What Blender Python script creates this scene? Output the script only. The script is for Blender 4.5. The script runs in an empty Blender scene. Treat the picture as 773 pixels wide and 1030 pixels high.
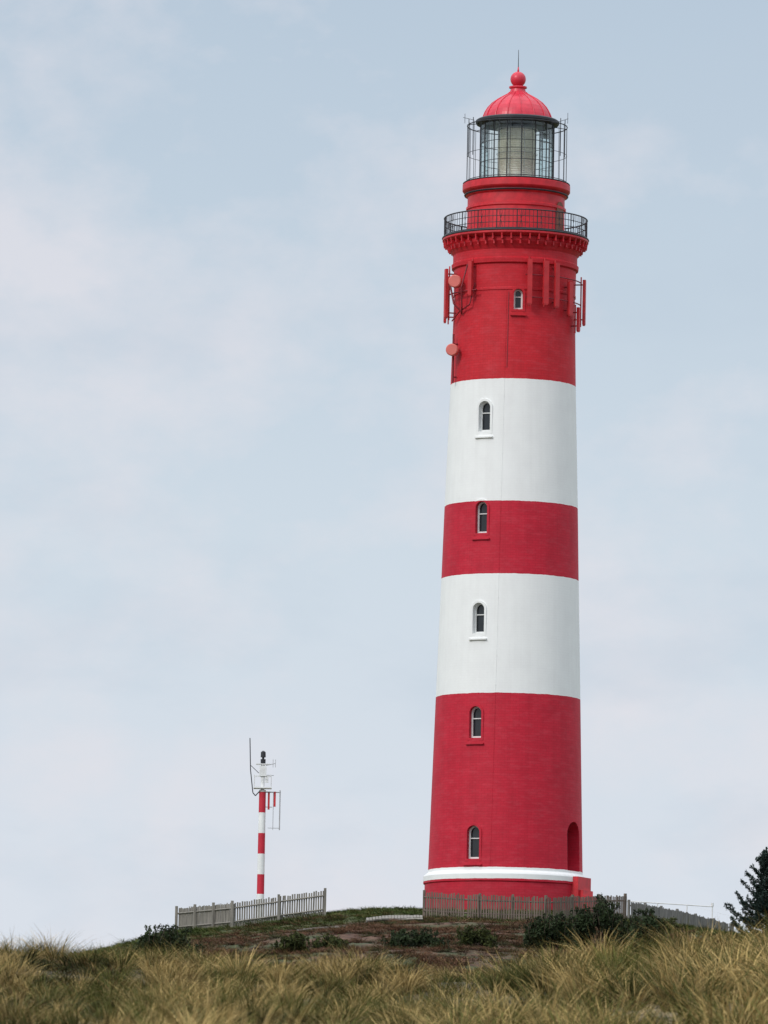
import bpy, math, random
import numpy as np
from mathutils import Vector, Matrix
random.seed(7); rng=np.random.default_rng(7)
scene=bpy.context.scene
scene.view_settings.view_transform='Standard'
scene.view_settings.look='None'
scene.view_settings.exposure=0

# ------------------------------------------------------------------ materials
def new_mat(name):
    m=bpy.data.materials.new(name); m.use_nodes=True
    nt=m.node_tree; b=nt.nodes['Principled BSDF']
    return m,nt,b
def N(nt,t,**k):
    n=nt.nodes.new(t)
    for a,v in k.items(): setattr(n,a,v)
    return n
def L(nt,a,b): nt.links.new(a,b)
def mixc(nt,fac,a,b,blend='MIX'):
    n=N(nt,'ShaderNodeMix',data_type='RGBA',blend_type=blend)
    for sock,v in ((n.inputs[0],fac),(n.inputs[6],a),(n.inputs[7],b)):
        if hasattr(v,'links'): L(nt,v,sock)
        elif isinstance(v,(int,float)): sock.default_value=v
        else: sock.default_value=(*v,1)
    return n.outputs[2]
def mth(nt,op,a,b=None,c=None,clamp=False):
    n=N(nt,'ShaderNodeMath',operation=op); n.use_clamp=clamp
    for i,v in enumerate((a,b,c)):
        if v is None: continue
        if hasattr(v,'links'): L(nt,v,n.inputs[i])
        else: n.inputs[i].default_value=v
    return n.outputs[0]
def noise(nt,vec,scale,detail=4,rough=.55):
    n=N(nt,'ShaderNodeTexNoise'); n.inputs['Scale'].default_value=scale
    n.inputs['Detail'].default_value=detail; n.inputs['Roughness'].default_value=rough
    if vec is not None: L(nt,vec,n.inputs['Vector'])
    return n.outputs['Fac']
def ramp(nt,fac,stops,interp='LINEAR'):
    r=N(nt,'ShaderNodeValToRGB'); r.color_ramp.interpolation=interp
    e=r.color_ramp.elements
    while len(e)<len(stops): e.new(0.5)
    for i,(p,c) in enumerate(stops):
        e[i].position=p; e[i].color=(*c,1)
    L(nt,fac,r.inputs['Fac']); return r.outputs['Color']
def mapping(nt,vec,scale,loc=(0,0,0)):
    m=N(nt,'ShaderNodeMapping'); m.inputs['Scale'].default_value=scale; m.inputs['Location'].default_value=loc
    L(nt,vec,m.inputs['Vector']); return m.outputs[0]
def simple(name,col,rough=.6,var=.25,scale=3.0,metal=0.0,bump=0.0):
    m,nt,b=new_mat(name)
    tc=N(nt,'ShaderNodeTexCoord'); f=noise(nt,tc.outputs['Object'],scale,5)
    d=tuple(c*(1-var) for c in col); l=tuple(min(1,c*(1+var*.5)) for c in col)
    L(nt,ramp(nt,f,[(.3,d),(.7,l)]),b.inputs['Base Color'])
    b.inputs['Roughness'].default_value=rough; b.inputs['Metallic'].default_value=metal
    if bump:
        bn=N(nt,'ShaderNodeBump'); bn.inputs['Strength'].default_value=bump; bn.inputs['Distance'].default_value=.02
        L(nt,noise(nt,tc.outputs['Object'],scale*8,3),bn.inputs['Height']); L(nt,bn.outputs[0],b.inputs['Normal'])
    return m

RED=(0.57,0.014,0.038); RED2=(0.60,0.016,0.028); WHITE=(0.86,0.875,0.86)
def tower_material():
    m,nt,b=new_mat('painted_masonry')
    tc=N(nt,'ShaderNodeTexCoord'); o=tc.outputs['Object']
    sep=N(nt,'ShaderNodeSeparateXYZ'); L(nt,o,sep.inputs[0])
    x,y,z=sep.outputs
    nz=noise(nt,o,2.5,3)
    zz=mth(nt,'ADD',z,mth(nt,'MULTIPLY',mth(nt,'SUBTRACT',nz,.5),.06))
    fac=mth(nt,'DIVIDE',mth(nt,'ADD',zz,5),50)
    st=[(-5,RED),(.93,WHITE),(1.52,RED),(10.3,WHITE),(16.33,RED),(20.15,WHITE),(26.4,RED2)]
    base=ramp(nt,fac,[((h+5)/50,c) for h,c in st],'CONSTANT')
    ang=mth(nt,'MULTIPLY',mth(nt,'ARCTAN2',x,y),3.5)
    cv=N(nt,'ShaderNodeCombineXYZ'); L(nt,ang,cv.inputs[0]); L(nt,z,cv.inputs[1])
    br=N(nt,'ShaderNodeTexBrick'); L(nt,cv.outputs[0],br.inputs['Vector'])
    br.inputs['Scale'].default_value=1.0
    br.inputs['Brick Width'].default_value=.30; br.inputs['Row Height'].default_value=.13
    br.inputs['Mortar Size'].default_value=.014; br.inputs['Mortar Smooth'].default_value=.3
    br.inputs['Color1'].default_value=(1,1,1,1); br.inputs['Color2'].default_value=(.84,.84,.84,1)
    br.inputs['Mortar'].default_value=(.62,.62,.62,1)
    sc=N(nt,'ShaderNodeSeparateColor'); L(nt,base,sc.inputs[0])
    redm=mth(nt,'LESS_THAN',sc.outputs[1],.3)
    bf=mth(nt,'ADD',mth(nt,'MULTIPLY',redm,.36),.04)
    c1=mixc(nt,bf,base,br.outputs['Color'],'MULTIPLY')
    s1=noise(nt,mapping(nt,cv.outputs[0],(2.2,.16,1)),1.6,5,.6)
    g=ramp(nt,s1,[(.42,(1,1,1)),(.75,(.80,.79,.78))])
    c2=mixc(nt,mth(nt,'ADD',mth(nt,'MULTIPLY',redm,.4),.2),c1,g,'MULTIPLY')
    s2=noise(nt,o,.9,6,.6)
    g2=ramp(nt,s2,[(.35,(.86,.85,.86)),(.6,(1,1,1))])
    c3=mixc(nt,mth(nt,'ADD',mth(nt,'MULTIPLY',redm,.55),.25),c2,g2,'MULTIPLY')
    s3=noise(nt,mapping(nt,o,(1,1,3.5)),1.3,6,.7)
    fm=mth(nt,'MULTIPLY',redm,ramp(nt,s3,[(.48,(0,0,0)),(.8,(.14,.14,.14))]))
    c4=mixc(nt,fm,c3,(.72,.20,.24))
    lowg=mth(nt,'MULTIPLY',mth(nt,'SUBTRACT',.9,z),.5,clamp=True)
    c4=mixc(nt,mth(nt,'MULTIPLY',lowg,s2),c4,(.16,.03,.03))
    L(nt,c4,b.inputs['Base Color']); b.inputs['Roughness'].default_value=.62
    b.inputs['Specular IOR Level'].default_value=.3
    bn=N(nt,'ShaderNodeBump'); bn.inputs['Strength'].default_value=.4; bn.inputs['Distance'].default_value=.010
    L(nt,br.outputs['Color'],bn.inputs['Height']); L(nt,bn.outputs[0],b.inputs['Normal'])
    return m
M_TOWER=tower_material()
M_RED=simple('red_paint',RED2,.5,.28,2.5)
M_DOME=simple('red_metal_roof',(.66,.03,.06),.38,.18,3)
M_ANT=simple('red_antenna_paint',(.55,.022,.028),.5,.25,2)
M_DRUM=simple('faded_red_radome',(.72,.17,.14),.5,.1,2)
M_WHITE=simple('white_paint',(.78,.79,.78),.55,.12,4)
M_IRON=simple('black_iron',(.022,.024,.03),.5,.3,6)
M_DKGLASS=simple('dark_window_glass',(.02,.025,.03),.08,.3,1)
M_CABLE=simple('dark_red_cable',(.22,.012,.02),.6,.2,2)
M_GREY=simple('grey_metal',(.45,.46,.47),.4,.15,5,metal=.4)
M_BROWN=simple('brown_door',(.2,.07,.035),.6,.3,3)
M_BARK=simple('bark',(.09,.065,.045),.9,.4,8,bump=.5)

def glass_mat():
    m,nt,b=new_mat('lantern_glass'); nt.nodes.remove(b)
    out=[n for n in nt.nodes if n.type=='OUTPUT_MATERIAL'][0]
    t=N(nt,'ShaderNodeBsdfTransparent'); t.inputs[0].default_value=(.93,.97,.95,1)
    g=N(nt,'ShaderNodeBsdfGlossy'); g.inputs['Roughness'].default_value=.03; g.inputs[0].default_value=(.9,.95,.95,1)
    lw=N(nt,'ShaderNodeLayerWeight'); lw.inputs[0].default_value=.25
    mx=N(nt,'ShaderNodeMixShader'); L(nt,mth(nt,'ADD',mth(nt,'MULTIPLY',lw.outputs['Fresnel'],.8),.05,clamp=True),mx.inputs[0])
    L(nt,t.outputs[0],mx.inputs[1]); L(nt,g.outputs[0],mx.inputs[2]); L(nt,mx.outputs[0],out.inputs[0])
    return m
M_GLASS=glass_mat()
def lens_mat():
    m,nt,b=new_mat('fresnel_lens')
    tc=N(nt,'ShaderNodeTexCoord'); 
    f=noise(nt,mapping(nt,tc.outputs['Object'],(3,3,1)),1.5,3)
    L(nt,ramp(nt,f,[(.3,(.80,.77,.66)),(.7,(.98,.96,.88))]),b.inputs['Base Color'])
    b.inputs['Roughness'].default_value=.12
    return m
M_LENS=lens_mat()
def wood_mat(name,col):
    m,nt,b=new_mat(name); tc=N(nt,'ShaderNodeTexCoord'); o=tc.outputs['Object']
    f=noise(nt,mapping(nt,o,(9,9,1.2)),1.0,4,.6); f2=noise(nt,o,.8,3)
    c=ramp(nt,f,[(.25,tuple(c*.45 for c in col)),(.5,col),(.8,tuple(c*1.45 for c in col))])
    c=mixc(nt,.5,c,ramp(nt,f2,[(.3,(.65,.68,.6)),(.7,(1,1,1))]),'MULTIPLY')
    L(nt,c,b.inputs['Base Color']); b.inputs['Roughness'].default_value=.85
    return m
M_WOODL=wood_mat('weathered_grey_wood',(.25,.23,.20))
M_WOODD=wood_mat('weathered_brown_wood',(.17,.13,.105))
M_WOODG=wood_mat('grey_boards',(.21,.20,.185))

def blade_mat(name,base,straw,green,dry,bright,nscale=.55,thr=(.44,.56)):
    m,nt,b=new_mat(name)
    at=N(nt,'ShaderNodeAttribute',attribute_name='Col'); sc=N(nt,'ShaderNodeSeparateColor'); L(nt,at.outputs['Color'],sc.inputs[0])
    oi=N(nt,'ShaderNodeObjectInfo')
    patch=noise(nt,oi.outputs['Location'],nscale,3,.6)
    k=mth(nt,'ADD',mth(nt,'MULTIPLY',patch,.7),mth(nt,'MULTIPLY',oi.outputs['Random'],.3))
    sel=ramp(nt,k,[(thr[0],(0,0,0)),(thr[1],(1,1,1))])
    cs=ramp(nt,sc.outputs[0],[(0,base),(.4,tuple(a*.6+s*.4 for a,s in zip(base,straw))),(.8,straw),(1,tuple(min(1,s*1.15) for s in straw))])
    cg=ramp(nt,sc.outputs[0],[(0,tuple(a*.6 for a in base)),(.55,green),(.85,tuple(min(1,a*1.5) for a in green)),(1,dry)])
    blade=mth(nt,'ADD',mth(nt,'MULTIPLY',sel,.70),mth(nt,'MULTIPLY',sc.outputs[1],.50))
    bs=mth(nt,'GREATER_THAN',blade,.60)
    c=mixc(nt,bs,cg,cs)
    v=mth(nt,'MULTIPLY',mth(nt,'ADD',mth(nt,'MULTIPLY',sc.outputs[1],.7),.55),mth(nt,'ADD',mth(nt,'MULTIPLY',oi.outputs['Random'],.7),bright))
    cv=N(nt,'ShaderNodeCombineColor'); 
    for i in range(3): L(nt,v,cv.inputs[i])
    c=mixc(nt,1.0,c,cv.outputs[0],'MULTIPLY')
    L(nt,c,b.inputs['Base Color']); b.inputs['Roughness'].default_value=.75
    b.inputs['Specular IOR Level'].default_value=.15
    return m
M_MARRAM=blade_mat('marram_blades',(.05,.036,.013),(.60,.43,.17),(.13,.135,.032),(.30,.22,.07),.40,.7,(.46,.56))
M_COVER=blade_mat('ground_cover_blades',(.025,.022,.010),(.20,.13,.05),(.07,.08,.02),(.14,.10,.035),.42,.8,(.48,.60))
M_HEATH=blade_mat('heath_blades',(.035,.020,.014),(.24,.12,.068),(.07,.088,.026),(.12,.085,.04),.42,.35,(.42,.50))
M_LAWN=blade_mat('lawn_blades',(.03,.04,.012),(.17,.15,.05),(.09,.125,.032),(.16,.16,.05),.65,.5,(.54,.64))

def leaf_mat(name,dark,light):
    m,nt,b=new_mat(name)
    at=N(nt,'ShaderNodeAttribute',attribute_name='Col'); sc=N(nt,'ShaderNodeSeparateColor'); L(nt,at.outputs['Color'],sc.inputs[0])
    tc=N(nt,'ShaderNodeTexCoord'); f=noise(nt,tc.outputs['Object'],1.6,3)
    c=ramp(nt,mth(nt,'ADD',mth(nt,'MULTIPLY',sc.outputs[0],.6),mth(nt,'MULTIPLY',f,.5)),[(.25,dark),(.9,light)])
    L(nt,c,b.inputs['Base Color']); b.inputs['Roughness'].default_value=.75; b.inputs['Specular IOR Level'].default_value=.15
    return m
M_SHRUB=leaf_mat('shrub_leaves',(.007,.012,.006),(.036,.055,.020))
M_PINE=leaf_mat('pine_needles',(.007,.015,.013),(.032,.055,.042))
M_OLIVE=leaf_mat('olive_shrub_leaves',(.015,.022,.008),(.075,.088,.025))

# ------------------------------------------------------------------ mesh builder
class MB:
    def __init__(s): s.v=[]; s.f=[]
    def tube(s,p0,p1,r0,r1=None,n=8,cap=True):
        r1=r0 if r1 is None else r1
        p0=Vector(p0); p1=Vector(p1); d=(p1-p0)
        if d.length<1e-6: return
        q=d.to_track_quat('Z','Y'); b=len(s.v)
        for p,r in ((p0,r0),(p1,r1)):
            for i in range(n):
                a=2*math.pi*i/n; s.v.append(tuple(p+q@Vector((r*math.cos(a),r*math.sin(a),0))))
        for i in range(n):
            j=(i+1)%n; s.f.append((b+i,b+j,b+n+j,b+n+i))
        if cap: s.f.append(tuple(b+i for i in range(n))[::-1]); s.f.append(tuple(b+n+i for i in range(n)))
    def poly(s,pts,r,n=6):
        for a,b in zip(pts[:-1],pts[1:]): s.tube(a,b,r,n=n)
    def ring(s,R,h,r,seg=96,n=6,a0=0,a1=2*math.pi):
        full=abs(a1-a0-2*math.pi)<1e-6
        b=len(s.v); cnt=seg if full else seg+1
        for i in range(cnt):
            a=a0+(a1-a0)*i/seg
            for k in range(n):
                t=2*math.pi*k/n; rr=R+r*math.cos(t)
                s.v.append((rr*math.sin(a),-rr*math.cos(a),h+r*math.sin(t)))
        for i in range(seg):
            j=(i+1)%cnt
            for k in range(n):
                l=(k+1)%n; s.f.append((b+i*n+k,b+j*n+k,b+j*n+l,b+i*n+l))
    def box(s,c,size,R=None):
        R=R or Matrix.Identity(3); c=Vector(c); b=len(s.v)
        for dx in (-.5,.5):
            for dy in (-.5,.5):
                for dz in (-.5,.5):
                    s.v.append(tuple(c+R@Vector((dx*size[0],dy*size[1],dz*size[2]))))
        for f in ((0,1,3,2),(4,6,7,5),(0,4,5,1),(2,3,7,6),(0,2,6,4),(1,5,7,3)): s.f.append(tuple(b+i for i in f))
    def lathe(s,prof,seg=96,close=True):
        b=len(s.v); m=len(prof)
        for i in range(seg):
            a=2*math.pi*i/seg
            for r,h in prof: s.v.append((r*math.sin(a),-r*math.cos(a),h))
        for i in range(seg):
            j=(i+1)%seg
            for k in range(m-1):
                s.f.append((b+i*m+k,b+j*m+k,b+j*m+k+1,b+i*m+k+1))
        if close:
            s.f.append(tuple(b+i*m for i in range(seg))[::-1]); s.f.append(tuple(b+i*m+m-1 for i in range(seg)))
    def prism(s,poly2d,M,y0,y1):
        b=len(s.v); n=len(poly2d)
        for yy in (y0,y1):
            for px,pz in poly2d: s.v.append(tuple(M@Vector((px,yy,pz))))
        s.f.append(tuple(b+i for i in range(n))); s.f.append(tuple(b+n+i for i in range(n))[::-1])
        for i in range(n):
            j=(i+1)%n; s.f.append((b+i,b+n+i,b+n+j,b+j))
    def archring(s,outer,inner,M,y0,y1):
        b=len(s.v); n=len(outer)
        for yy in (y0,y1):
            for pl in (outer,inner):
                for px,pz in pl: s.v.append(tuple(M@Vector((px,yy,pz))))
        O0=b;I0=b+n;O1=b+2*n;I1=b+3*n
        for i in range(n):
            j=(i+1)%n
            s.f+=[(O0+i,O0+j,I0+j,I0+i),(O1+i,I1+i,I1+j,O1+j),(O0+i,O1+i,O1+j,O0+j),(I0+i,I0+j,I1+j,I1+i)]
    def obj(s,name,mat,parent=None,loc=(0,0,0),smooth=False):
        me=bpy.data.meshes.new(name); me.from_pydata(s.v,[],s.f); me.update()
        me.materials.append(mat)
        if smooth: me.polygons.foreach_set('use_smooth',[True]*len(me.polygons))
        o=bpy.data.objects.new(name,me); scene.collection.objects.link(o)
        if parent: o.parent=parent
        o.location=loc
        return o
def empty(name,loc):
    e=bpy.data.objects.new(name,None); e.location=loc; scene.collection.objects.link(e); return e
def fixnormals(o):
    import bmesh
    bm=bmesh.new(); bm.from_mesh(o.data); bmesh.ops.recalc_face_normals(bm,faces=bm.faces); bm.to_mesh(o.data); bm.free()

# ------------------------------------------------------------------ terrain
tab=rng.random((256,256))
def vn(x,y,s,ox=0.):
    x=np.asarray(x,float)/s+ox+1000; y=np.asarray(y,float)/s+ox*1.7+1000
    xi=np.floor(x).astype(int); yi=np.floor(y).astype(int); fx=x-xi; fy=y-yi
    fx=fx*fx*(3-2*fx); fy=fy*fy*(3-2*fy)
    g=lambda a,b: tab[a%256,b%256]
    return (g(xi,yi)*(1-fx)*(1-fy)+g(xi+1,yi)*fx*(1-fy)+g(xi,yi+1)*(1-fx)*fy+g(xi+1,yi+1)*fx*fy)-.5
_py=[-4000,-50,0,12,25,35,50,70,90,108,118,135,160,200,250,285,300,320,334,341,365,400,500,800,6000]
_pz=[-3,-2.2,-1.7,-1.0,.2,.5,1.1,2.5,3.95,5.1,5.0,4.4,4.2,6.2,10.2,13.7,15.2,17.0,18.3,19.2,19.3,16.5,8,0,-2]
_g=np.arange(-4000,6000,1.0); _h=np.interp(_g,_py,_pz)
_k=np.exp(-.5*(np.arange(-9,10)/2.2)**2); _k/=_k.sum(); _hs=np.convolve(np.pad(_h,9,mode='edge'),_k,'valid')
def H(x,y):
    x=np.asarray(x,float); y=np.asarray(y,float)
    z=np.interp(y,_g,_hs)
    cr=np.interp(x,[-60,-20,-6,-2.8,.35,1.9,4.1,6.2,10,20,60],[.6,.4,.04,-.16,-.28,-.22,-.02,.18,.35,.3,1.0])
    w=np.interp(y,[40,85,130,190],[0,1,1,0]); z=z+cr*w
    z=z+.24*np.exp(-(((x+.6)/1.2)**2+((y-28)/5)**2))
    hd=np.interp(x,[-200,-60,-40,-25,-15,-10,-3,0,10,13,18,25,40,80,200],[-15,-12,-8,-5,-2.65,-1.35,-.3,0,0,-.35,-1.0,-2,-4.5,-9,-14])
    w2=np.interp(y,[255,325,420,800],[0,1,1,0]); z=z+hd*w2
    flat=np.interp(y,[55,85,135,200,330,338,362,380],[1,.6,.6,1,1,.25,.25,1])
    z=z+(vn(x,y,9,3.3)*.55+vn(x,y,3.1,7.7)*.28+vn(x,y,1.1,1.1)*.10)*flat
    far=np.clip((np.hypot(x,y-150)-250)/400,0,1); z=z+far*(vn(x,y,70,5)*9+vn(x,y,25,2)*3)
    return z
def hz(x,y): return float(H(x,y))
def axis(dense0,dense1,step,far0,far1,gr=1.25):
    a=list(np.arange(dense0,dense1+step/2,step)); s=step
    p=a[-1]
    while p<far1: s*=gr; p+=s; a.append(p)
    s=step; p=a[0]; b=[]
    while p>far0: s*=gr; p-=s; b.append(p)
    return np.array(b[::-1]+a)
xs=axis(-28,30,.4,-3500,3500,1.2); ys=axis(15,372,.6,-1500,5500,1.2)
X,Y=np.meshgrid(xs,ys); Z=H(X,Y)
nx,ny=len(xs),len(ys)
co=np.stack([X,Y,Z],-1).reshape(-1,3)
idx=np.arange(nx*ny).reshape(ny,nx)
fq=np.stack([idx[:-1,:-1],idx[:-1,1:],idx[1:,1:],idx[1:,:-1]],-1).reshape(-1,4)
me=bpy.data.meshes.new('ground'); me.vertices.add(len(co)); me.vertices.foreach_set('co',co.ravel())
me.loops.add(fq.size); me.loops.foreach_set('vertex_index',fq.ravel())
me.polygons.add(len(fq)); me.polygons.foreach_set('loop_start',np.arange(len(fq))*4)
me.update(calc_edges=True); me.polygons.foreach_set('use_smooth',[True]*len(fq))
ground=bpy.data.objects.new('ground',me); scene.collection.objects.link(ground)
def ground_mat():
    m,nt,b=new_mat('dune_ground'); tc=N(nt,'ShaderNodeTexCoord'); o=tc.outputs['Object']
    sep=N(nt,'ShaderNodeSeparateXYZ'); L(nt,o,sep.inputs[0])
    n1=noise(nt,o,.35,6,.6); n2=noise(nt,o,2.2,5,.65); n3=noise(nt,o,14,4,.7)
    soil=ramp(nt,n2,[(.3,(.030,.024,.012)),(.55,(.07,.055,.024)),(.75,(.12,.09,.045))])
    sand=ramp(nt,n3,[(.3,(.17,.13,.08)),(.7,(.36,.28,.18))])
    sx=mth(nt,'MULTIPLY',mth(nt,'SUBTRACT',sep.outputs[0],1.5),.06)
    sx=mth(nt,'MINIMUM',mth(nt,'MAXIMUM',sx,-.08),.06)
    fr=mixc(nt,ramp(nt,mth(nt,'ADD',sx,mth(nt,'ADD',mth(nt,'MULTIPLY',n1,.6),mth(nt,'MULTIPLY',n2,.4))),[(.50,(0,0,0)),(.62,(1,1,1))]),soil,sand)
    heath=ramp(nt,n2,[(.3,(.035,.02,.014)),(.5,(.11,.055,.034)),(.75,(.19,.115,.07))])
    heath=mixc(nt,ramp(nt,n1,[(.46,(0,0,0)),(.56,(1,1,1))]),heath,ramp(nt,n3,[(.3,(.04,.05,.02)),(.7,(.09,.10,.04))]))
    lawn=ramp(nt,n3,[(.3,(.05,.065,.025)),(.7,(.12,.14,.05))])
    far=mth(nt,'MULTIPLY',mth(nt,'SUBTRACT',sep.outputs[1],200),.03,clamp=True)
    c=mixc(nt,far,fr,heath)
    lf=mth(nt,'MULTIPLY',mth(nt,'SUBTRACT',sep.outputs[1],mth(nt,'ADD',326,mth(nt,'MULTIPLY',n1,12))),.5,clamp=True)
    c=mixc(nt,lf,c,lawn)
    L(nt,c,b.inputs['Base Color']); b.inputs['Roughness'].default_value=.95
    bn=N(nt,'ShaderNodeBump'); bn.inputs['Strength'].default_value=.8; bn.inputs['Distance'].default_value=.06
    L(nt,n3,bn.inputs['Height']); L(nt,bn.outputs[0],b.inputs['Normal'])
    return m
me.materials.append(ground_mat())

# ------------------------------------------------------------------ grass
def tuft(name,nb,Lm,rad,lean,width,mat,seed):
    r=random.Random(seed); v=[];f=[];c=[]
    for _ in range(nb):
        a=r.uniform(0,2*math.pi); rr=rad*math.sqrt(r.random())
        bx,by=rr*math.cos(a),rr*math.sin(a)
        a2=a+r.uniform(-.9,.9); Lb=Lm*r.uniform(.4,1.0); th=lean*r.uniform(.1,1.0)
        dx,dy=math.cos(a2),math.sin(a2); w=width*r.uniform(.6,1.2)
        pa=r.uniform(0,math.pi); wx,wy=math.cos(pa),math.sin(pa); g=r.random(); b=len(v)
        droop=r.uniform(.05,.35)
        for t in (0,.35,.7,1.0):
            k=Lb*(th*t+droop*t*t*t+th*.4*t*t); z=Lb*(t-.35*th*t*t-droop*.45*t**3)-.04
            ww=w*(1-.75*t)
            if t<1:
                v+=[(bx+dx*k-wx*ww,by+dy*k-wy*ww,z),(bx+dx*k+wx*ww,by+dy*k+wy*ww,z)]; c+=[(t,g,0,1)]*2
            else: v.append((bx+dx*k,by+dy*k,z)); c.append((1,g,0,1))
        f+=[(b,b+1,b+3,b+2),(b+2,b+3,b+5,b+4),(b+4,b+5,b+6)]
    me=bpy.data.meshes.new(name); me.from_pydata(v,[],f)
    at=me.color_attributes.new('Col','FLOAT_COLOR','POINT'); at.data.foreach_set('color',np.array(c,dtype=np.float32).ravel())
    me.materials.append(mat); return bpy.data.objects.new(name,me)
def coll(name,objs):
    c=bpy.data.collections.new(name)
    for o in objs: c.objects.link(o)
    return c
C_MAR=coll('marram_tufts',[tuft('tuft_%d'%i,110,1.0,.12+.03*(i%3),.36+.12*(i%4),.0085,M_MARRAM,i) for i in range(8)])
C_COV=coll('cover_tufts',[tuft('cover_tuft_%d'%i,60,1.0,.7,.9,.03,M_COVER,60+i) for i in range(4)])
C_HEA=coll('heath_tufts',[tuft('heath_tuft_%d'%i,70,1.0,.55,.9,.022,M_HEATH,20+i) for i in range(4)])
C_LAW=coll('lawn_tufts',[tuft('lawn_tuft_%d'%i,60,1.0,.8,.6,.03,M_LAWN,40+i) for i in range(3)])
def instancer(name,pts,rots,scl,col):
    me=bpy.data.meshes.new(name); me.vertices.add(len(pts)); me.vertices.foreach_set('co',np.asarray(pts,dtype=np.float32).ravel())
    a=me.attributes.new('rot','FLOAT_VECTOR','POINT'); a.data.foreach_set('vector',np.asarray(rots,dtype=np.float32).ravel())
    a=me.attributes.new('scl','FLOAT_VECTOR','POINT'); a.data.foreach_set('vector',np.asarray(scl,dtype=np.float32).ravel())
    o=bpy.data.objects.new(name,me); scene.collection.objects.link(o)
    ng=bpy.data.node_groups.new(name+'_nodes','GeometryNodeTree')
    ng.interface.new_socket('Geometry',in_out='INPUT',socket_type='NodeSocketGeometry')
    ng.interface.new_socket('Geometry',in_out='OUTPUT',socket_type='NodeSocketGeometry')
    gi=ng.nodes.new('NodeGroupInput'); go=ng.nodes.new('NodeGroupOutput')
    ip=ng.nodes.new('GeometryNodeInstanceOnPoints'); ci=ng.nodes.new('GeometryNodeCollectionInfo')
    ci.inputs['Collection'].default_value=col; ci.inputs['Separate Children'].default_value=True; ci.inputs['Reset Children'].default_value=True
    ra=ng.nodes.new('GeometryNodeInputNamedAttribute'); ra.data_type='FLOAT_VECTOR'; ra.inputs['Name'].default_value='rot'
    sa=ng.nodes.new('GeometryNodeInputNamedAttribute'); sa.data_type='FLOAT_VECTOR'; sa.inputs['Name'].default_value='scl'
    ng.links.new(gi.outputs[0],ip.inputs['Points']); ng.links.new(ci.outputs[0],ip.inputs['Instance'])
    ip.inputs['Pick Instance'].default_value=True
    ng.links.new(ra.outputs['Attribute'],ip.inputs['Rotation']); ng.links.new(sa.outputs['Attribute'],ip.inputs['Scale'])
    ng.links.new(ip.outputs[0],go.inputs[0])
    md=o.modifiers.new('scatter','NODES'); md.node_group=ng
    return o
def scatter(n,x0,x1,y0,y1,keep):
    x=rng.uniform(x0,x1,n); y=rng.uniform(y0,y1,n); k=rng.random(n)<keep(x,y); return x[k],y[k]
def rots(n,tilt=.15):
    return np.stack([rng.normal(0,tilt,n),rng.normal(.08,tilt,n),rng.uniform(0,6.283,n)],-1)
def sandy(x,y):
    s=np.exp(-(((x-3.0)/1.3)**2+((y-86)/7)**2))+np.exp(-(((x-5.6)/.9)**2+((y-106)/6)**2))+.8*np.exp(-(((x-1.4)/.8)**2+((y-98)/5)**2))
    return np.clip(s*1.3,0,1)
def clump(x,y): return vn(x,y,1.9,9.1)+vn(x,y,.8,4.2)*.7
def dfar(x,y): return np.clip(1.15-np.maximum(0,np.abs(x)-.07*y-2)/25,.12,1)
def keepm(x,y):
    return dfar(x,y)*np.where(clump(x,y)>.12,1,.05)*(1-.90*sandy(x,y))
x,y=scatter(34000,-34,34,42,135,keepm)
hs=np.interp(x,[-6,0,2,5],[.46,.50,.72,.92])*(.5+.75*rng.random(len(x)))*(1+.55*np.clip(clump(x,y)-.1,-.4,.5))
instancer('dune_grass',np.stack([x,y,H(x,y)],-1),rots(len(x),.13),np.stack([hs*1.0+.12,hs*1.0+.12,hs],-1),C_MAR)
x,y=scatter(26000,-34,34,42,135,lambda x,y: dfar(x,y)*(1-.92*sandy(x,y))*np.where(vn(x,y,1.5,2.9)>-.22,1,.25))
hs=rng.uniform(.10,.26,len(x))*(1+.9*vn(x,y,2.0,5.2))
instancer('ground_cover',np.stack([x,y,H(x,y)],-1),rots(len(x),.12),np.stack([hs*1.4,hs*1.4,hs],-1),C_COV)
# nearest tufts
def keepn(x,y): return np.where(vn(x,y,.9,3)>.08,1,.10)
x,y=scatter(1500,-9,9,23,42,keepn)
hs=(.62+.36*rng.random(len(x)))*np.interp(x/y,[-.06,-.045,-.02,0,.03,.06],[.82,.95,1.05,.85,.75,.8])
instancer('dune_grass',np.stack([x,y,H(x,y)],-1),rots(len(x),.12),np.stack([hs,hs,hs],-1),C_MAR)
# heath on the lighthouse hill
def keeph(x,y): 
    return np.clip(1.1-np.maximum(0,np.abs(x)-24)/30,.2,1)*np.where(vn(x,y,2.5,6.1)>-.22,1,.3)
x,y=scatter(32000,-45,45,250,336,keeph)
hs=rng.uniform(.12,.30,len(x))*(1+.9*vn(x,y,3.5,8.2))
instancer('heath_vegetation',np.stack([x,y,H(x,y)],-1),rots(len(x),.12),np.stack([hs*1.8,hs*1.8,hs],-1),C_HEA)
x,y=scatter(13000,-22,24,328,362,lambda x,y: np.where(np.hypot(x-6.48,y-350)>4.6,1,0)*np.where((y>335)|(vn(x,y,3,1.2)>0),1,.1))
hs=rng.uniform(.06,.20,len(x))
instancer('lawn_grass',np.stack([x,y,H(x,y)],-1),rots(len(x),.1),np.stack([hs*3,hs*3,hs],-1),C_LAW)

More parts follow.
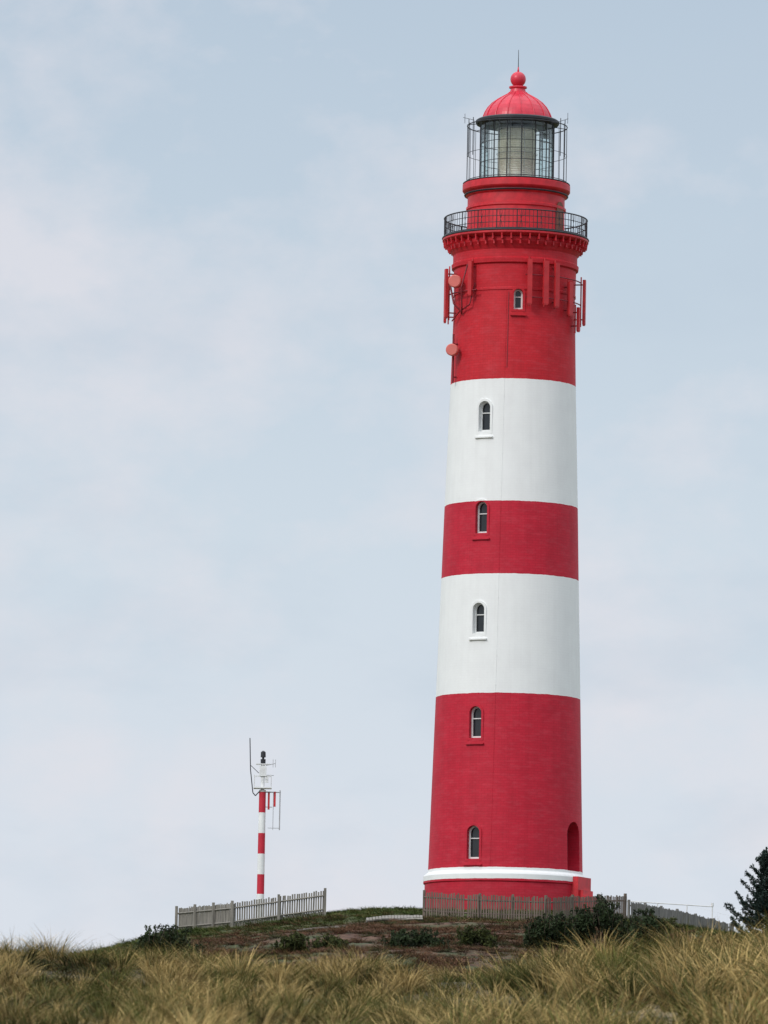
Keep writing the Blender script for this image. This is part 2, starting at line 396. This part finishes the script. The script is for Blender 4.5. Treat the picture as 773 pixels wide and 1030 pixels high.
# ------------------------------------------------------------------ lighthouse
LX,LY,LZ=6.48,350.0,20.0
lh=empty('lighthouse',(LX,LY,LZ))
PR=[(-1.6,4.22),(.93,4.22),(1.30,4.25),(1.56,3.92),(10.3,3.68),(16.33,3.50),(20.15,3.40),(26.4,3.20),(31.0,3.09)]
def Rt(h): return float(np.interp(h,[p[0] for p in PR],[p[1] for p in PR]))
def P(az,r,h): a=math.radians(az); return Vector((r*math.sin(a),-r*math.cos(a),h))
def frame(az,r,h):
    a=math.radians(az)
    return Matrix.Translation(P(az,r,h))@Matrix.Rotation(a,4,'Z')
prof=[(4.08,-1.6),(4.08,.90),(4.15,.95),(4.15,1.30),(4.10,1.38),(3.93,1.50)]
for h in np.linspace(1.8,30.9,26): prof.append((Rt(h),float(h)))
prof+=[(3.09,31.0),(3.13,31.02),(3.13,31.12),(3.11,31.15),(3.13,32.35),(3.24,32.42),(3.26,32.62),(3.18,32.7),(3.18,33.1),(3.3,33.3),(3.42,33.5),(3.42,33.72)]
t=MB(); t.lathe(prof,192); tower=t.obj('tower_wall',M_TOWER,lh); fixnormals(tower)
def arch(w,h,n=10,e=0):
    r=w/2+e; pts=[(-r,-e),(r,-e)]
    for i in range(n+1):
        a=math.pi*i/n; pts.append((r*math.cos(a),h-w/2+r*math.sin(a)))
    return pts
wins=[(-27,.64,1.55,23.75),(-27,.64,1.62,18.55),(-27,.64,1.55,13.45),(-27,.66,1.60,8.15),(-26,.68,1.68,2.05),(2.5,.46,1.05,30.0)]
cut=MB()
for az,w,hh,h0 in wins:
    cut.prism(arch(w,hh),frame(az,Rt(h0+hh/2),h0),-1,.42)
cut.prism(arch(1.35,2.5),frame(62,3.85,1.62),-1,.75)
cu=cut.obj('cutter',M_TOWER,lh); fixnormals(cu)
md=tower.modifiers.new('b','BOOLEAN'); md.object=cu; md.operation='DIFFERENCE'; md.solver='EXACT'
bpy.context.view_layer.objects.active=tower; bpy.context.view_layer.update()
bpy.ops.object.modifier_apply(modifier='b')
bpy.data.objects.remove(cu)
fr=MB(); gl=MB(); trw=MB(); sl=MB()
for k,(az,w,hh,h0) in enumerate(wins):
    F=frame(az,Rt(h0+hh/2),h0)
    gl.prism(arch(w-.02,hh-.02),F,.33,.36)
    fr.archring(arch(w-.004,hh-.004),[(px*(w-.17)/w,.10+pz*(hh-.18)/hh) for px,pz in arch(w,hh)],F,.22,.30)
    fr.box(F@Vector((0,.27,hh*.62)),(w-.05,.05,.05),F.to_3x3())
    trw.archring(arch(w,hh,e=.12),arch(w,hh,e=.003),F,-.022,.2)
    sl.box(F@Vector((0,-.04,-.30)),(w+.34,.17,.07),F.to_3x3())
for b_,nm,mt in ((gl,'window_glass',M_DKGLASS),(fr,'window_frames',M_WHITE),(trw,'window_surrounds',M_TOWER),(sl,'window_sills',M_TOWER)):
    o=b_.obj(nm,mt,lh); fixnormals(o)
F=frame(62,3.85,1.62); d=MB(); d.prism(arch(1.33,2.48),F,.66,.72); d.box(F@Vector((0,.64,1.1)),(.05,.04,2.0),F.to_3x3()); o=d.obj('entrance_door',M_CABLE,lh)
ld=MB()
R3=Matrix.Rotation(math.radians(66),3,'Z')
ld.box(P(66,3.85,.02),(1.7,1.0,2.6),R3)
for i in range(3): ld.box(P(66,4.45+.2*i,(.95-.3*(i+1)-1.3)/2),(1.3,.2,.95-.3*(i+1)+1.3),R3)
ld.obj('entrance_steps',M_RED,lh)
cb=MB(); cb.poly([P(-12.5+4*(h/31),Rt(h)+.0,h) for h in np.linspace(1.6,31,30)],.016)
for h in np.linspace(2,30,20): cb.box(P(-12.5+4*(h/31),Rt(h)+.0,h),(.06,.04,.05),Matrix.Rotation(math.radians(-12),3,'Z'))
cb.obj('lightning_cable',M_TOWER,lh)
cb=MB(); cb.poly([P(-10.5+4*(h/31),Rt(h)+.012,h) for h in np.linspace(27,30.9,5)],.018); cb.obj('cable_conduit',M_CABLE,lh)
g=MB(); g.lathe([(2.6,33.72),(3.50,33.74),(3.70,33.84),(3.74,33.88),(3.74,34.0),(3.66,34.03),(2.4,34.03)],128); o=g.obj('gallery_deck',M_RED,lh); fixnormals(o)
br=MB()
for i in range(48):
    az=i*7.5+3; R=Matrix.Rotation(math.radians(az),3,'Z')
    br.box(P(az,3.45,33.64),(.08,.44,.16),R); br.box(P(az,3.36,33.45),(.08,.20,.24),R); br.tube(P(az,3.66,33.60),P(az,3.66,33.84),.02,.05)
br.obj('gallery_brackets',M_RED,lh)
rr=MB()
for h,r in ((35.05,.035),(34.72,.018),(34.40,.018),(34.10,.03)): rr.ring(3.66,h,r)
for i in range(110):
    az=i*360/110; rr.tube(P(az,3.66,34.03),P(az,3.66,35.05),.014 if i%5 else .03,n=5)
for i in range(0,110,5):
    az=i*360/110+1.6; rr.tube(P(az,3.66,34.1),P(az+3.2,3.66,35.0),.01,n=4); rr.tube(P(az+3.2,3.66,34.1),P(az,3.66,35.0),.01,n=4)
rr.ring(3.72,34.02,.055)
rr.obj('gallery_railing',M_IRON,lh)
u=MB(); u.lathe([(2.62,34.03),(2.62,34.2),(2.50,34.26),(2.49,35.45),(2.56,35.5),(2.56,35.62),(2.49,35.66),(2.49,36.15),(2.60,36.22),(2.60,36.34),(2.72,36.44),(2.76,36.5),(2.76,36.80),(2.70,36.86)],128)
o=u.obj('service_room',M_RED,lh); fixnormals(o)
dk=MB(); dk.ring(2.63,36.28,.045,n=6); dk.ring(2.72,36.88,.03)
dk.obj('cornice_bead',M_IRON,lh)
F=frame(62,2.50,34.1); d=MB(); d.prism(arch(.7,1.75),F,-.04,.1); d.obj('gallery_door',M_BROWN,lh)
cg=MB()
for h,r in ((37.0,.02),(38.4,.013),(39.88,.026)): cg.ring(2.56,h,r)
for i in range(28):
    az=i*360/28+4; cg.tube(P(az,2.56,36.85),P(az,2.56,39.95),.014,n=5)
for i in range(8):
    az=i*45+10; cg.tube(P(az,2.0,39.95),P(az,2.56,39.88),.02,n=5)
for az in (-62,-75,70,58): cg.tube(P(az,2.58,38.2),P(az,2.58,40.15),.022,n=5)
cg.tube(P(-75,2.3,40.1),P(-75,2.9,40.2),.012); cg.tube(P(70,2.0,40.0),P(70,2.75,40.2),.012)
cg.tube(P(70,2.72,39.95),P(70,2.72,40.5),.012); cg.tube(P(-75,2.8,39.9),P(-75,2.8,40.4),.012)
cg.obj('lantern_cage',M_IRON,lh)
ir=MB(); ns=16; Rg=1.90
for i in range(ns):
    az=i*360/ns+6; ir.tube(P(az,Rg,36.86),P(az,Rg,39.98),.030,n=6)
    for h in (36.95,37.95,38.95,39.93): ir.tube(P(az,Rg,h),P(az+360/ns,Rg,h),.018,n=5)
ir.obj('lantern_mullions',M_IRON,lh)
gg=MB()
for i in range(ns):
    az=i*360/ns+6; b=len(gg.v)
    gg.v+=[tuple(P(az,Rg-.01,36.86)),tuple(P(az+360/ns,Rg-.01,36.86)),tuple(P(az+360/ns,Rg-.01,39.98)),tuple(P(az,Rg-.01,39.98))]; gg.f.append((b,b+1,b+2,b+3))
gg.obj('lantern_glazing',M_GLASS,lh)
ln=MB(); pr=[(.5,36.86),(.55,37.1),(.82,37.15)]
for i in range(28):
    h=37.2+i*.09; pr+=[(.86,h),(.90+.10*math.sin(i/27*math.pi),h+.045)]
pr+=[(.75,39.8),(.2,39.95)]
ln.lathe(pr,48); ln.obj('fresnel_lens',M_LENS,lh)
li=MB()
for i in range(8):
    az=i*45+20; li.tube(P(az,1.04,37.1),P(az,1.04,39.75),.018,n=5)
li.ring(1.04,37.15,.03); li.ring(1.04,39.72,.03); li.ring(1.04,38.45,.015)
li.lathe([(1.75,36.86),(1.75,36.95),(.6,36.98)],32)
li.obj('lens_frame',M_GREY,lh)
rf=MB(); rf.lathe([(1.90,39.94),(2.10,39.98),(2.14,40.05),(2.14,40.16),(2.05,40.22),(1.7,40.28)],96); o=rf.obj('roof_gutter',M_IRON,lh); fixnormals(o)
dm=MB(); dp=[(1.78,40.26),(1.74,40.42),(1.66,40.62),(1.52,40.85),(1.30,41.09),(1.02,41.30),(.74,41.46),(.52,41.58),(.42,41.68),(.37,41.86),(.46,41.90),(.46,41.97),(.26,42.02)]
dm.lathe(dp,64); o=dm.obj('dome',M_DOME,lh); fixnormals(o)
rb=MB()
for i in range(16):
    az=i*22.5+5; rb.poly([P(az,r+.015,h) for r,h in dp[:9]],.028,n=5)
rb.obj('dome_ribs',M_DOME,lh)
bl=MB(); bl.lathe([(.02,41.95)]+[(.40*math.sin(math.pi*i/16),42.36-.40*math.cos(math.pi*i/16)) for i in range(1,16)]+[(.05,42.76)],40)
bl.tube((0,0,42.7),(0,0,43.0),.06,.03); o=bl.obj('roof_ball',M_DOME,lh,smooth=True); fixnormals(o)
sp=MB(); sp.tube((0,0,42.95),(0,0,43.9),.022,.012); sp.obj('lightning_rod',M_IRON,lh)
an=MB(); bk=MB()
def panel(az,r,h0,h1,w=.26):
    R=Matrix.Rotation(math.radians(az),3,'Z')
    an.box(P(az,r,(h0+h1)/2),(w,.14,h1-h0),R); an.box(P(az,r,h0-.03),(w*.8,.11,.06),R)
    an.tube(P(az,r-.17,h0-.12),P(az,r-.17,h1+.15),.035)
    for h in (h0+.25,h1-.25): bk.box(P(az,(r+3.05)/2,h),(.06,r-3.05,.06),R)
panel(11.5,3.46,30.25,32.55,.24); panel(26,3.46,30.3,32.5,.28); panel(37,3.46,30.2,32.45,.26); panel(54,3.46,29.9,31.6,.3)
panel(78,3.62,29.6,31.9,.24); panel(-42,3.45,30.8,32.5,.24); panel(-74,3.66,29.8,32.3,.26); panel(-88,3.55,29.7,31.9,.22); panel(68,3.5,29.2,30.4,.22)
an.obj('panel_antennas',M_ANT,lh)
bk.poly([P(-66,3.3,31.9),P(-64,3.7,31.4),P(-60,3.6,30.4),P(-56,3.3,30.0)],.05)
bk.poly([P(-48,3.3,32.4),P(-50,3.6,31.2),P(-53,3.4,30.2),P(-58,3.2,29.9)],.04)
bk.poly([P(-40,3.2,31.4),P(-44,3.35,30.3),P(-60,3.3,30.0),P(-70,3.4,29.6)],.035)
bk.ring(3.45,31.0,.035,seg=40,a0=math.radians(-85),a1=math.radians(-35)); bk.ring(3.42,31.75,.03,seg=30,a0=math.radians(8),a1=math.radians(82))
bk.ring(3.42,30.6,.03,seg=30,a0=math.radians(8),a1=math.radians(82))
bk.tube(P(-66,3.4,26.4),P(-66,3.4,28.9),.05); 
for h in (26.7,28.4): bk.tube(P(-66,3.1,h),P(-66,3.4,h),.04)
bk.obj('antenna_brackets',M_CABLE,lh)
dr=MB()
def drum(az,r,h,rad):
    c=P(az,r,h); dirn=Vector((-.25,-1,-.05)).normalized()
    dr.tube(c,c+dirn*.30,rad,n=28); dr.tube(c+dirn*.30,c+dirn*.34,rad,rad*.85,n=28); dr.tube(c-dirn*.25,c,.1,rad*.7,n=16)
drum(-60,3.5,31.55,.33); drum(-63,3.5,28.05,.31)
dr.obj('microwave_drums',M_DRUM,lh)

# ------------------------------------------------------------------ radio mast
MX,MY=-5.82,345.0; mz=hz(MX,MY); mast=empty('radio_mast',(MX,MY,mz))
def mh(py): return 19.97+(900-py)*.0498-mz
M_STR,nt,b=new_mat('striped_mast_paint')
tc=N(nt,'ShaderNodeTexCoord'); sep=N(nt,'ShaderNodeSeparateXYZ'); L(nt,tc.outputs['Object'],sep.inputs[0])
cur=[(902,WHITE),(900,RED),(880,WHITE),(860,RED),(839,WHITE),(818,RED),(797,WHITE)]
c=ramp(nt,mth(nt,'DIVIDE',sep.outputs[2],12),[(0,WHITE)]+[(max(.001,mh(p)/12),cc) for p,cc in cur[1:]],'CONSTANT')
c=mixc(nt,.6,c,ramp(nt,noise(nt,tc.outputs['Object'],3,4),[(.3,(.75,.75,.75)),(.6,(1,1,1))]),'MULTIPLY')
L(nt,c,b.inputs['Base Color']); b.inputs['Roughness'].default_value=.5
a=MB(); a.tube((0,0,-.3),(0,0,mh(795)),.19,.17,n=20); a.tube((0,0,-.3),(0,0,.08),.35,n=16); a.obj('mast_pole',M_STR,mast)
a=MB(); a.tube((0,0,mh(795)),(0,0,mh(768)),.09,n=12); a.box((0,0,mh(793)),(.9,.7,.06)); a.box((0,0,mh(776)),(.34,.3,.5)); a.box((.2,0,mh(784)),(.16,.2,.35))
a.box((0,0,mh(769)),(.7,.3,.05))
for dx in (-.42,.42): a.tube((dx,-.3,mh(793)),(dx,-.3,mh(780)),.015); a.tube((dx,.3,mh(793)),(dx,.3,mh(780)),.015)
for dy in (-.3,.3): a.tube((-.42,dy,mh(781)),(.42,dy,mh(781)),.015)
a.obj('equipment_platform',M_WHITE,mast)
a=MB(); a.tube((0,0,mh(769)),(0,0,mh(764)),.12,.13,n=14); a.tube((0,0,mh(764)),(0,0,mh(762)),.06,n=10); a.tube((0,0,mh(762)),(0,0,mh(757)),.13,.12,n=14); a.tube((0,0,mh(757)),(0,0,mh(755.5)),.13,.04,n=14); a.obj('beacon_lights',M_IRON,mast)
a=MB(); a.poly([(0,0,mh(793)),(-.35,-.1,mh(801)),(-.48,-.1,mh(798)),(-.62,-.1,mh(775)),(-.68,-.1,mh(743))],.028)
a.tube((-.64,-.1,mh(770)),(-.2,0,mh(778)),.015)
a.obj('whip_antenna',M_IRON,mast)
a=MB()
a.tube((.1,0,mh(797)),(.92,0,mh(797)),.03); a.tube((.1,0,mh(812)),(.5,0,mh(812)),.02)
a.tube((.88,0,mh(835)),(.88,0,mh(795)),.03); a.tube((.55,0,mh(835)),(.55,0,mh(797)),.015); a.tube((.3,0,mh(833)),(.88,0,mh(833)),.015)
a.tube((.15,0,mh(770)),(.62,0,mh(768)),.018); a.tube((.62,0,mh(772)),(.62,0,mh(764)),.012); a.tube((.5,0,mh(772)),(.5,0,mh(764)),.012)
a.tube((.15,0,mh(780)),(.55,0,mh(780)),.018)
a.obj('side_antennas',M_GREY,mast)
a=MB(); a.box((.32,0,mh(806)),(.10,.12,.85)); a.box((.62,0,mh(804)),(.10,.12,.75)); a.obj('antenna_panels',M_ANT,mast)

# ------------------------------------------------------------------ fences
def fence(path,mat,height=1.22,gap=.135,w=.085):
    x0,y0=path[0]; e=empty('wooden_fence',(x0,y0,hz(x0,y0))); O=Vector(e.location)
    pk=MB(); ps=MB(); rl=MB()
    for (xa,ya),(xb,yb) in zip(path[:-1],path[1:]):
        d=Vector((xb-xa,yb-ya,0)); Ln=d.length; ang=math.atan2(d.y,d.x); R=Matrix.Rotation(ang,3,'Z'); nrm=R@Vector((0,-1,0))
        G=lambda t:(Vector((xa+d.x*t,ya+d.y*t,0)))
        sm=lambda t: hz(xa,ya)*(1-t)+hz(xb,yb)*t
        npst=max(2,int(round(Ln/2.1))+1)
        for i in range(npst):
            p=G(i/(npst-1)); z=sm(i/(npst-1)); hh=height+.08
            ps.box(p+Vector((0,0,z+hh/2-.2))-O,(.11,.11,hh+.4),R)
        for i in range(npst-1):
            ta,tb=i/(npst-1),(i+1)/(npst-1)
            for hr in (.25*height,.78*height):
                pa=G(ta)+Vector((0,0,sm(ta)+hr))-O+nrm*.07; pb=G(tb)+Vector((0,0,sm(tb)+hr))-O+nrm*.07
                rl.tube(pa,pb,.04,n=4)
        n=int(Ln/gap)
        for i in range(n):
            t=(i+.5)/n; p=G(t); z=sm(t); jh=random.uniform(-.05,.04)
            if random.random()<.015: continue
            tl=Matrix.Rotation(random.gauss(0,.02),3,'Y')
            pk.box(p+nrm*.12+Vector((0,0,z+height/2+jh/2-.02))-O,(w*random.uniform(.85,1.1),.022,height+jh),R@tl)
    pk.obj('pickets',mat,e); ps.obj('posts',mat,e); rl.obj('rails',mat,e)
fence([(-2.54,338),(-7.05,337),(-9.95,343.5),(-9.5,352)],M_WOODL,1.28,.118,.078)
fence([(2.3,336),(5.0,335.2),(8.2,335.2),(12.2,339.5)],M_WOODD,1.22,.12,.078)
fence([(12.4,340),(15.0,345),(18.0,350)],M_WOODG,.92,.10,.09)
hrp=[(10.9,349.0),(12.6,349.3),(14.2,349.5),(15.7,349.7),(17.0,350)]
e=empty('metal_handrail',(hrp[0][0],hrp[0][1],19.0)); O=Vector(e.location); a=MB()
top=[Vector((x_,y_,20.28-.035*(x_-10.9))) for x_,y_ in hrp]
a.poly([p-O for p in top],.032)
for i,p in enumerate(top): a.tube(Vector((p.x,p.y,hz(p.x,p.y)-.3))-O,p-O,.03)
a.tube(top[-1]-O,top[-1]-O+Vector((0,0,.18)),.07,n=10)
a.obj('rails',M_WHITE,e)
def boards(x0,x1,y0,n,dz):
    e=empty('boardwalk',(x0,y0,hz(x0,y0))); O=Vector(e.location); a=MB()
    for i in range(n):
        t=(i+.5)/n; x_=x0+(x1-x0)*t; 
        z0=hz(x_,y0-.7); z1=hz(x_,y0+.7); sl_=math.atan2(z1-z0,1.4)
        a.box(Vector((x_,y0+.4*t,(z0+z1)/2+.26+random.uniform(-.01,.01)))-O,((x1-x0)/n*.86,1.6,.06),Matrix.Rotation(sl_,3,'X'))
    for yy in (-.5,.5):
        a.poly([Vector((x0+(x1-x0)*t,y0+yy,hz(x0+(x1-x0)*t,y0+yy)+.17))-O for t in np.linspace(0,1,8)],.06,n=4)
    a.obj('boards',M_WOODL,e)
boards(-3.75,-1.4,325.5,16,0); boards(-.5,2.2,329.8,18,0)

# ------------------------------------------------------------------ shrubs and pine
def add_leaves(v,f,c,center,n,rad,size,r,elong=1.0,up=0.0):
    for _ in range(n):
        d=Vector((r.gauss(0,1),r.gauss(0,1),r.gauss(0,1))).normalized()
        k=r.random()**.4
        p=center+Vector((d.x*rad[0],d.y*rad[1],d.z*rad[2]))*k
        nn=Vector((r.gauss(0,1),r.gauss(0,1),r.gauss(0,1)+up)).normalized(); q=nn.to_track_quat('Z','Y')
        s_=size*r.uniform(.6,1.3); b=len(v)
        rot=r.uniform(0,6.28); cx,sx=math.cos(rot),math.sin(rot)
        for ax,ay in ((-1,-.35),(0,-.55),(1,0),(0,.55)):
            lx=ax*s_*elong; ly=ay*s_
            v.append(tuple(p+q@Vector((lx*cx-ly*sx,lx*sx+ly*cx,0))))
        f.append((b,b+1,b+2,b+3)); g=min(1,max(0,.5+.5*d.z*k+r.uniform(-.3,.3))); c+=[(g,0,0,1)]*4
def leafobj(name,v,f,c,mat,parent):
    me=bpy.data.meshes.new(name); me.from_pydata(v,[],f); at=me.color_attributes.new('Col','FLOAT_COLOR','POINT')
    at.data.foreach_set('color',np.array(c,dtype=np.float32).ravel()); me.materials.append(mat)
    o=bpy.data.objects.new(name,me); scene.collection.objects.link(o); o.parent=parent; return o
def shrub(x,y,w,h,mat,seed,n=6000):
    r=random.Random(seed); e=empty('shrub',(x,y,hz(x,y)-.05)); v=[];f=[];c=[]; st=MB()
    nl=int(10+w*5)
    for i in range(nl):
        cx=r.uniform(-.42,.42)*w; cy=r.uniform(-.35,.35)*w*.8
        tz=h*(1-(cx/(w*.58))**2)*r.uniform(.5,1.0); cz=max(.12,tz-.25*h)
        add_leaves(v,f,c,Vector((cx,cy,cz)),n//nl,(w*.12,w*.12,h*.27),.07,r,1.2)
        st.tube((cx*.2,cy*.2,0),(cx,cy,cz),.03,.012,n=5)
        for _ in range(4):
            a_=Vector((cx+r.gauss(0,w*.06),cy+r.gauss(0,w*.06),cz)); tt=a_+Vector((r.gauss(0,.12),r.gauss(0,.12),h*.33+r.uniform(0,.15)))
            st.tube(a_,tt,.01,.004,n=4); add_leaves(v,f,c,a_.lerp(tt,.8),16,(.08,.08,.14),.05,r,1.2)
    leafobj('foliage',v,f,c,mat,e); st.obj('stems',M_BARK,e)
shrub(-8.9,296,3.2,2.0,M_SHRUB,1,7000)
shrub(-3.6,292,1.5,.9,M_OLIVE,2,2500)
shrub(1.7,300,2.8,1.05,M_SHRUB,3,4500)
shrub(7.6,302,2.6,1.9,M_SHRUB,4); shrub(9.6,303,3.0,2.35,M_SHRUB,5,8000); shrub(11.6,302,2.6,2.0,M_SHRUB,6)
shrub(4.3,304,2.0,.9,M_OLIVE,8,2800); shrub(-2.0,300,1.6,.6,M_OLIVE,9,2200)
shrub(13.5,325,2.0,1.0,M_OLIVE,10,2500)
def pine(x,y,Hh,seed):
    r=random.Random(seed); e=empty('pine_tree',(x,y,hz(x,y)-.1)); v=[];f=[];c=[]; st=MB()
    tr=[Vector((0,0,0)),Vector((.05,0,Hh*.3)),Vector((-.03,.04,Hh*.65)),Vector((0,0,Hh))]
    for i in range(3): st.tube(tr[i],tr[i+1],.10*(1-i*.3),.10*(1-(i+1)*.3),n=8)
    lev=15
    for l in range(lev):
        t=l/(lev-1); z0=Hh*(.06+.86*t); ml=(1-t)**.85*1.75+.22; nbr=8 if t<.6 else 6; a0=r.uniform(0,6.28)
        for k in range(nbr):
            if r.random()<.12: continue
            z=z0+r.uniform(-.12,.12)
            a=a0+k*6.283/nbr+r.uniform(-.4,.4); ln=ml*r.uniform(.5,1.15)
            d=Vector((math.cos(a),math.sin(a),r.uniform(.05,.50)+.3*t)); p0=Vector((0,0,z)); p1=p0+d*ln*.65; p2=p1+Vector((math.cos(a)*.35,math.sin(a)*.35,.32))*ln
            st.tube(p0,p1,.03,.018,n=5); st.tube(p1,p2,.018,.006,n=4)
            side=Vector((-math.sin(a),math.cos(a),0))
            for s in np.linspace(.15,1,int(5+ln*7)):
                q=(p0.lerp(p1,s/.65) if s<.65 else p1.lerp(p2,(s-.65)/.35))
                spread=.28*(1-s)*ln+.05
                for sg in (-1,0,1):
                    tw=q+side*sg*spread*r.uniform(.5,1.1)+Vector((0,0,r.uniform(-.03,.13)))
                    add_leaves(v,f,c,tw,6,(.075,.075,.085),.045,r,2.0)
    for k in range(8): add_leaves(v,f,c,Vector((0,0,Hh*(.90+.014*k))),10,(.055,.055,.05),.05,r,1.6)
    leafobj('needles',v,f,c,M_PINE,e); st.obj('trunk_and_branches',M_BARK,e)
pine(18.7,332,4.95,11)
pine(22.5,336,4.2,12)

# ------------------------------------------------------------------ sky + sun
sd=Vector((.55,.60,-.58)).normalized()
el=math.asin(-sd.z); az=math.atan2(-sd.x,-sd.y)
w=bpy.data.worlds.new('World'); scene.world=w; w.use_nodes=True; nt=w.node_tree
bg=nt.nodes['Background']; bg.inputs['Strength'].default_value=.1
sky=N(nt,'ShaderNodeTexSky',sky_type='NISHITA'); sky.sun_disc=False; sky.sun_elevation=el; sky.sun_rotation=az%(2*math.pi)
sky.air_density=1; sky.dust_density=2
tc=N(nt,'ShaderNodeTexCoord'); G=tc.outputs['Generated']; sep=N(nt,'ShaderNodeSeparateXYZ'); L(nt,G,sep.inputs[0])
def srgb(r,g,b): return tuple(((v/255+.055)/1.055)**2.4 for v in (r,g,b))
veil=ramp(nt,sep.outputs[2],[(0,srgb(226,230,238)),(.06,srgb(219,226,236)),(.11,srgb(208,220,231)),(.155,srgb(195,210,224)),(.20,srgb(183,200,217)),(.45,srgb(205,217,230)),(1,srgb(235,240,246))])
n1=noise(nt,mapping(nt,G,(1,1,1.35),(.31,0,.12)),21,7,.55); n2=noise(nt,mapping(nt,G,(1,1,1.6)),60,6,.6)
cm=ramp(nt,mth(nt,'ADD',mth(nt,'MULTIPLY',n1,.8),mth(nt,'MULTIPLY',n2,.2)),[(.46,(0,0,0)),(.63,(1,1,1))])
c=mixc(nt,mth(nt,'MULTIPLY',cm,.68),veil,srgb(231,228,234))
n3=noise(nt,mapping(nt,G,(1,1,2.2)),27,5,.55)
c=mixc(nt,ramp(nt,n3,[(.50,(0,0,0)),(.72,(.34,.34,.34))]),c,srgb(190,205,220))
ten=N(nt,'ShaderNodeVectorMath',operation='SCALE'); L(nt,c,ten.inputs[0]); ten.inputs['Scale'].default_value=10
zb=mth(nt,'ADD',1,mth(nt,'MULTIPLY',mth(nt,'SUBTRACT',sep.outputs[2],.25,clamp=True),1.4))
t2=N(nt,'ShaderNodeVectorMath',operation='SCALE'); L(nt,ten.outputs[0],t2.inputs[0]); L(nt,zb,t2.inputs['Scale'])
c=mixc(nt,.95,sky.outputs[0],t2.outputs[0])
L(nt,c,bg.inputs['Color'])
sl_=bpy.data.lights.new('sun','SUN'); sl_.energy=1.5; sl_.angle=math.radians(14); sl_.color=(1,.96,.91)
so=bpy.data.objects.new('sun',sl_); so.rotation_euler=sd.to_track_quat('-Z','Y').to_euler(); so.location=(-30,-30,60); scene.collection.objects.link(so)

# ------------------------------------------------------------------ camera
cd=bpy.data.cameras.new('camera'); cam=bpy.data.objects.new('camera',cd); scene.collection.objects.link(cam)
cd.sensor_fit='VERTICAL'; cd.sensor_height=36; cd.lens=242.9; cd.clip_start=.5; cd.clip_end=12000
cam.matrix_world=Matrix.Rotation(math.radians(96.5),4,'X')@Matrix.Rotation(math.radians(1.05),4,'Z')
cd.dof.use_dof=True; cd.dof.focus_distance=330; cd.dof.aperture_fstop=9
scene.camera=cam
print('cam ground',hz(0,0),'hill',hz(0,345),'mast',mz)
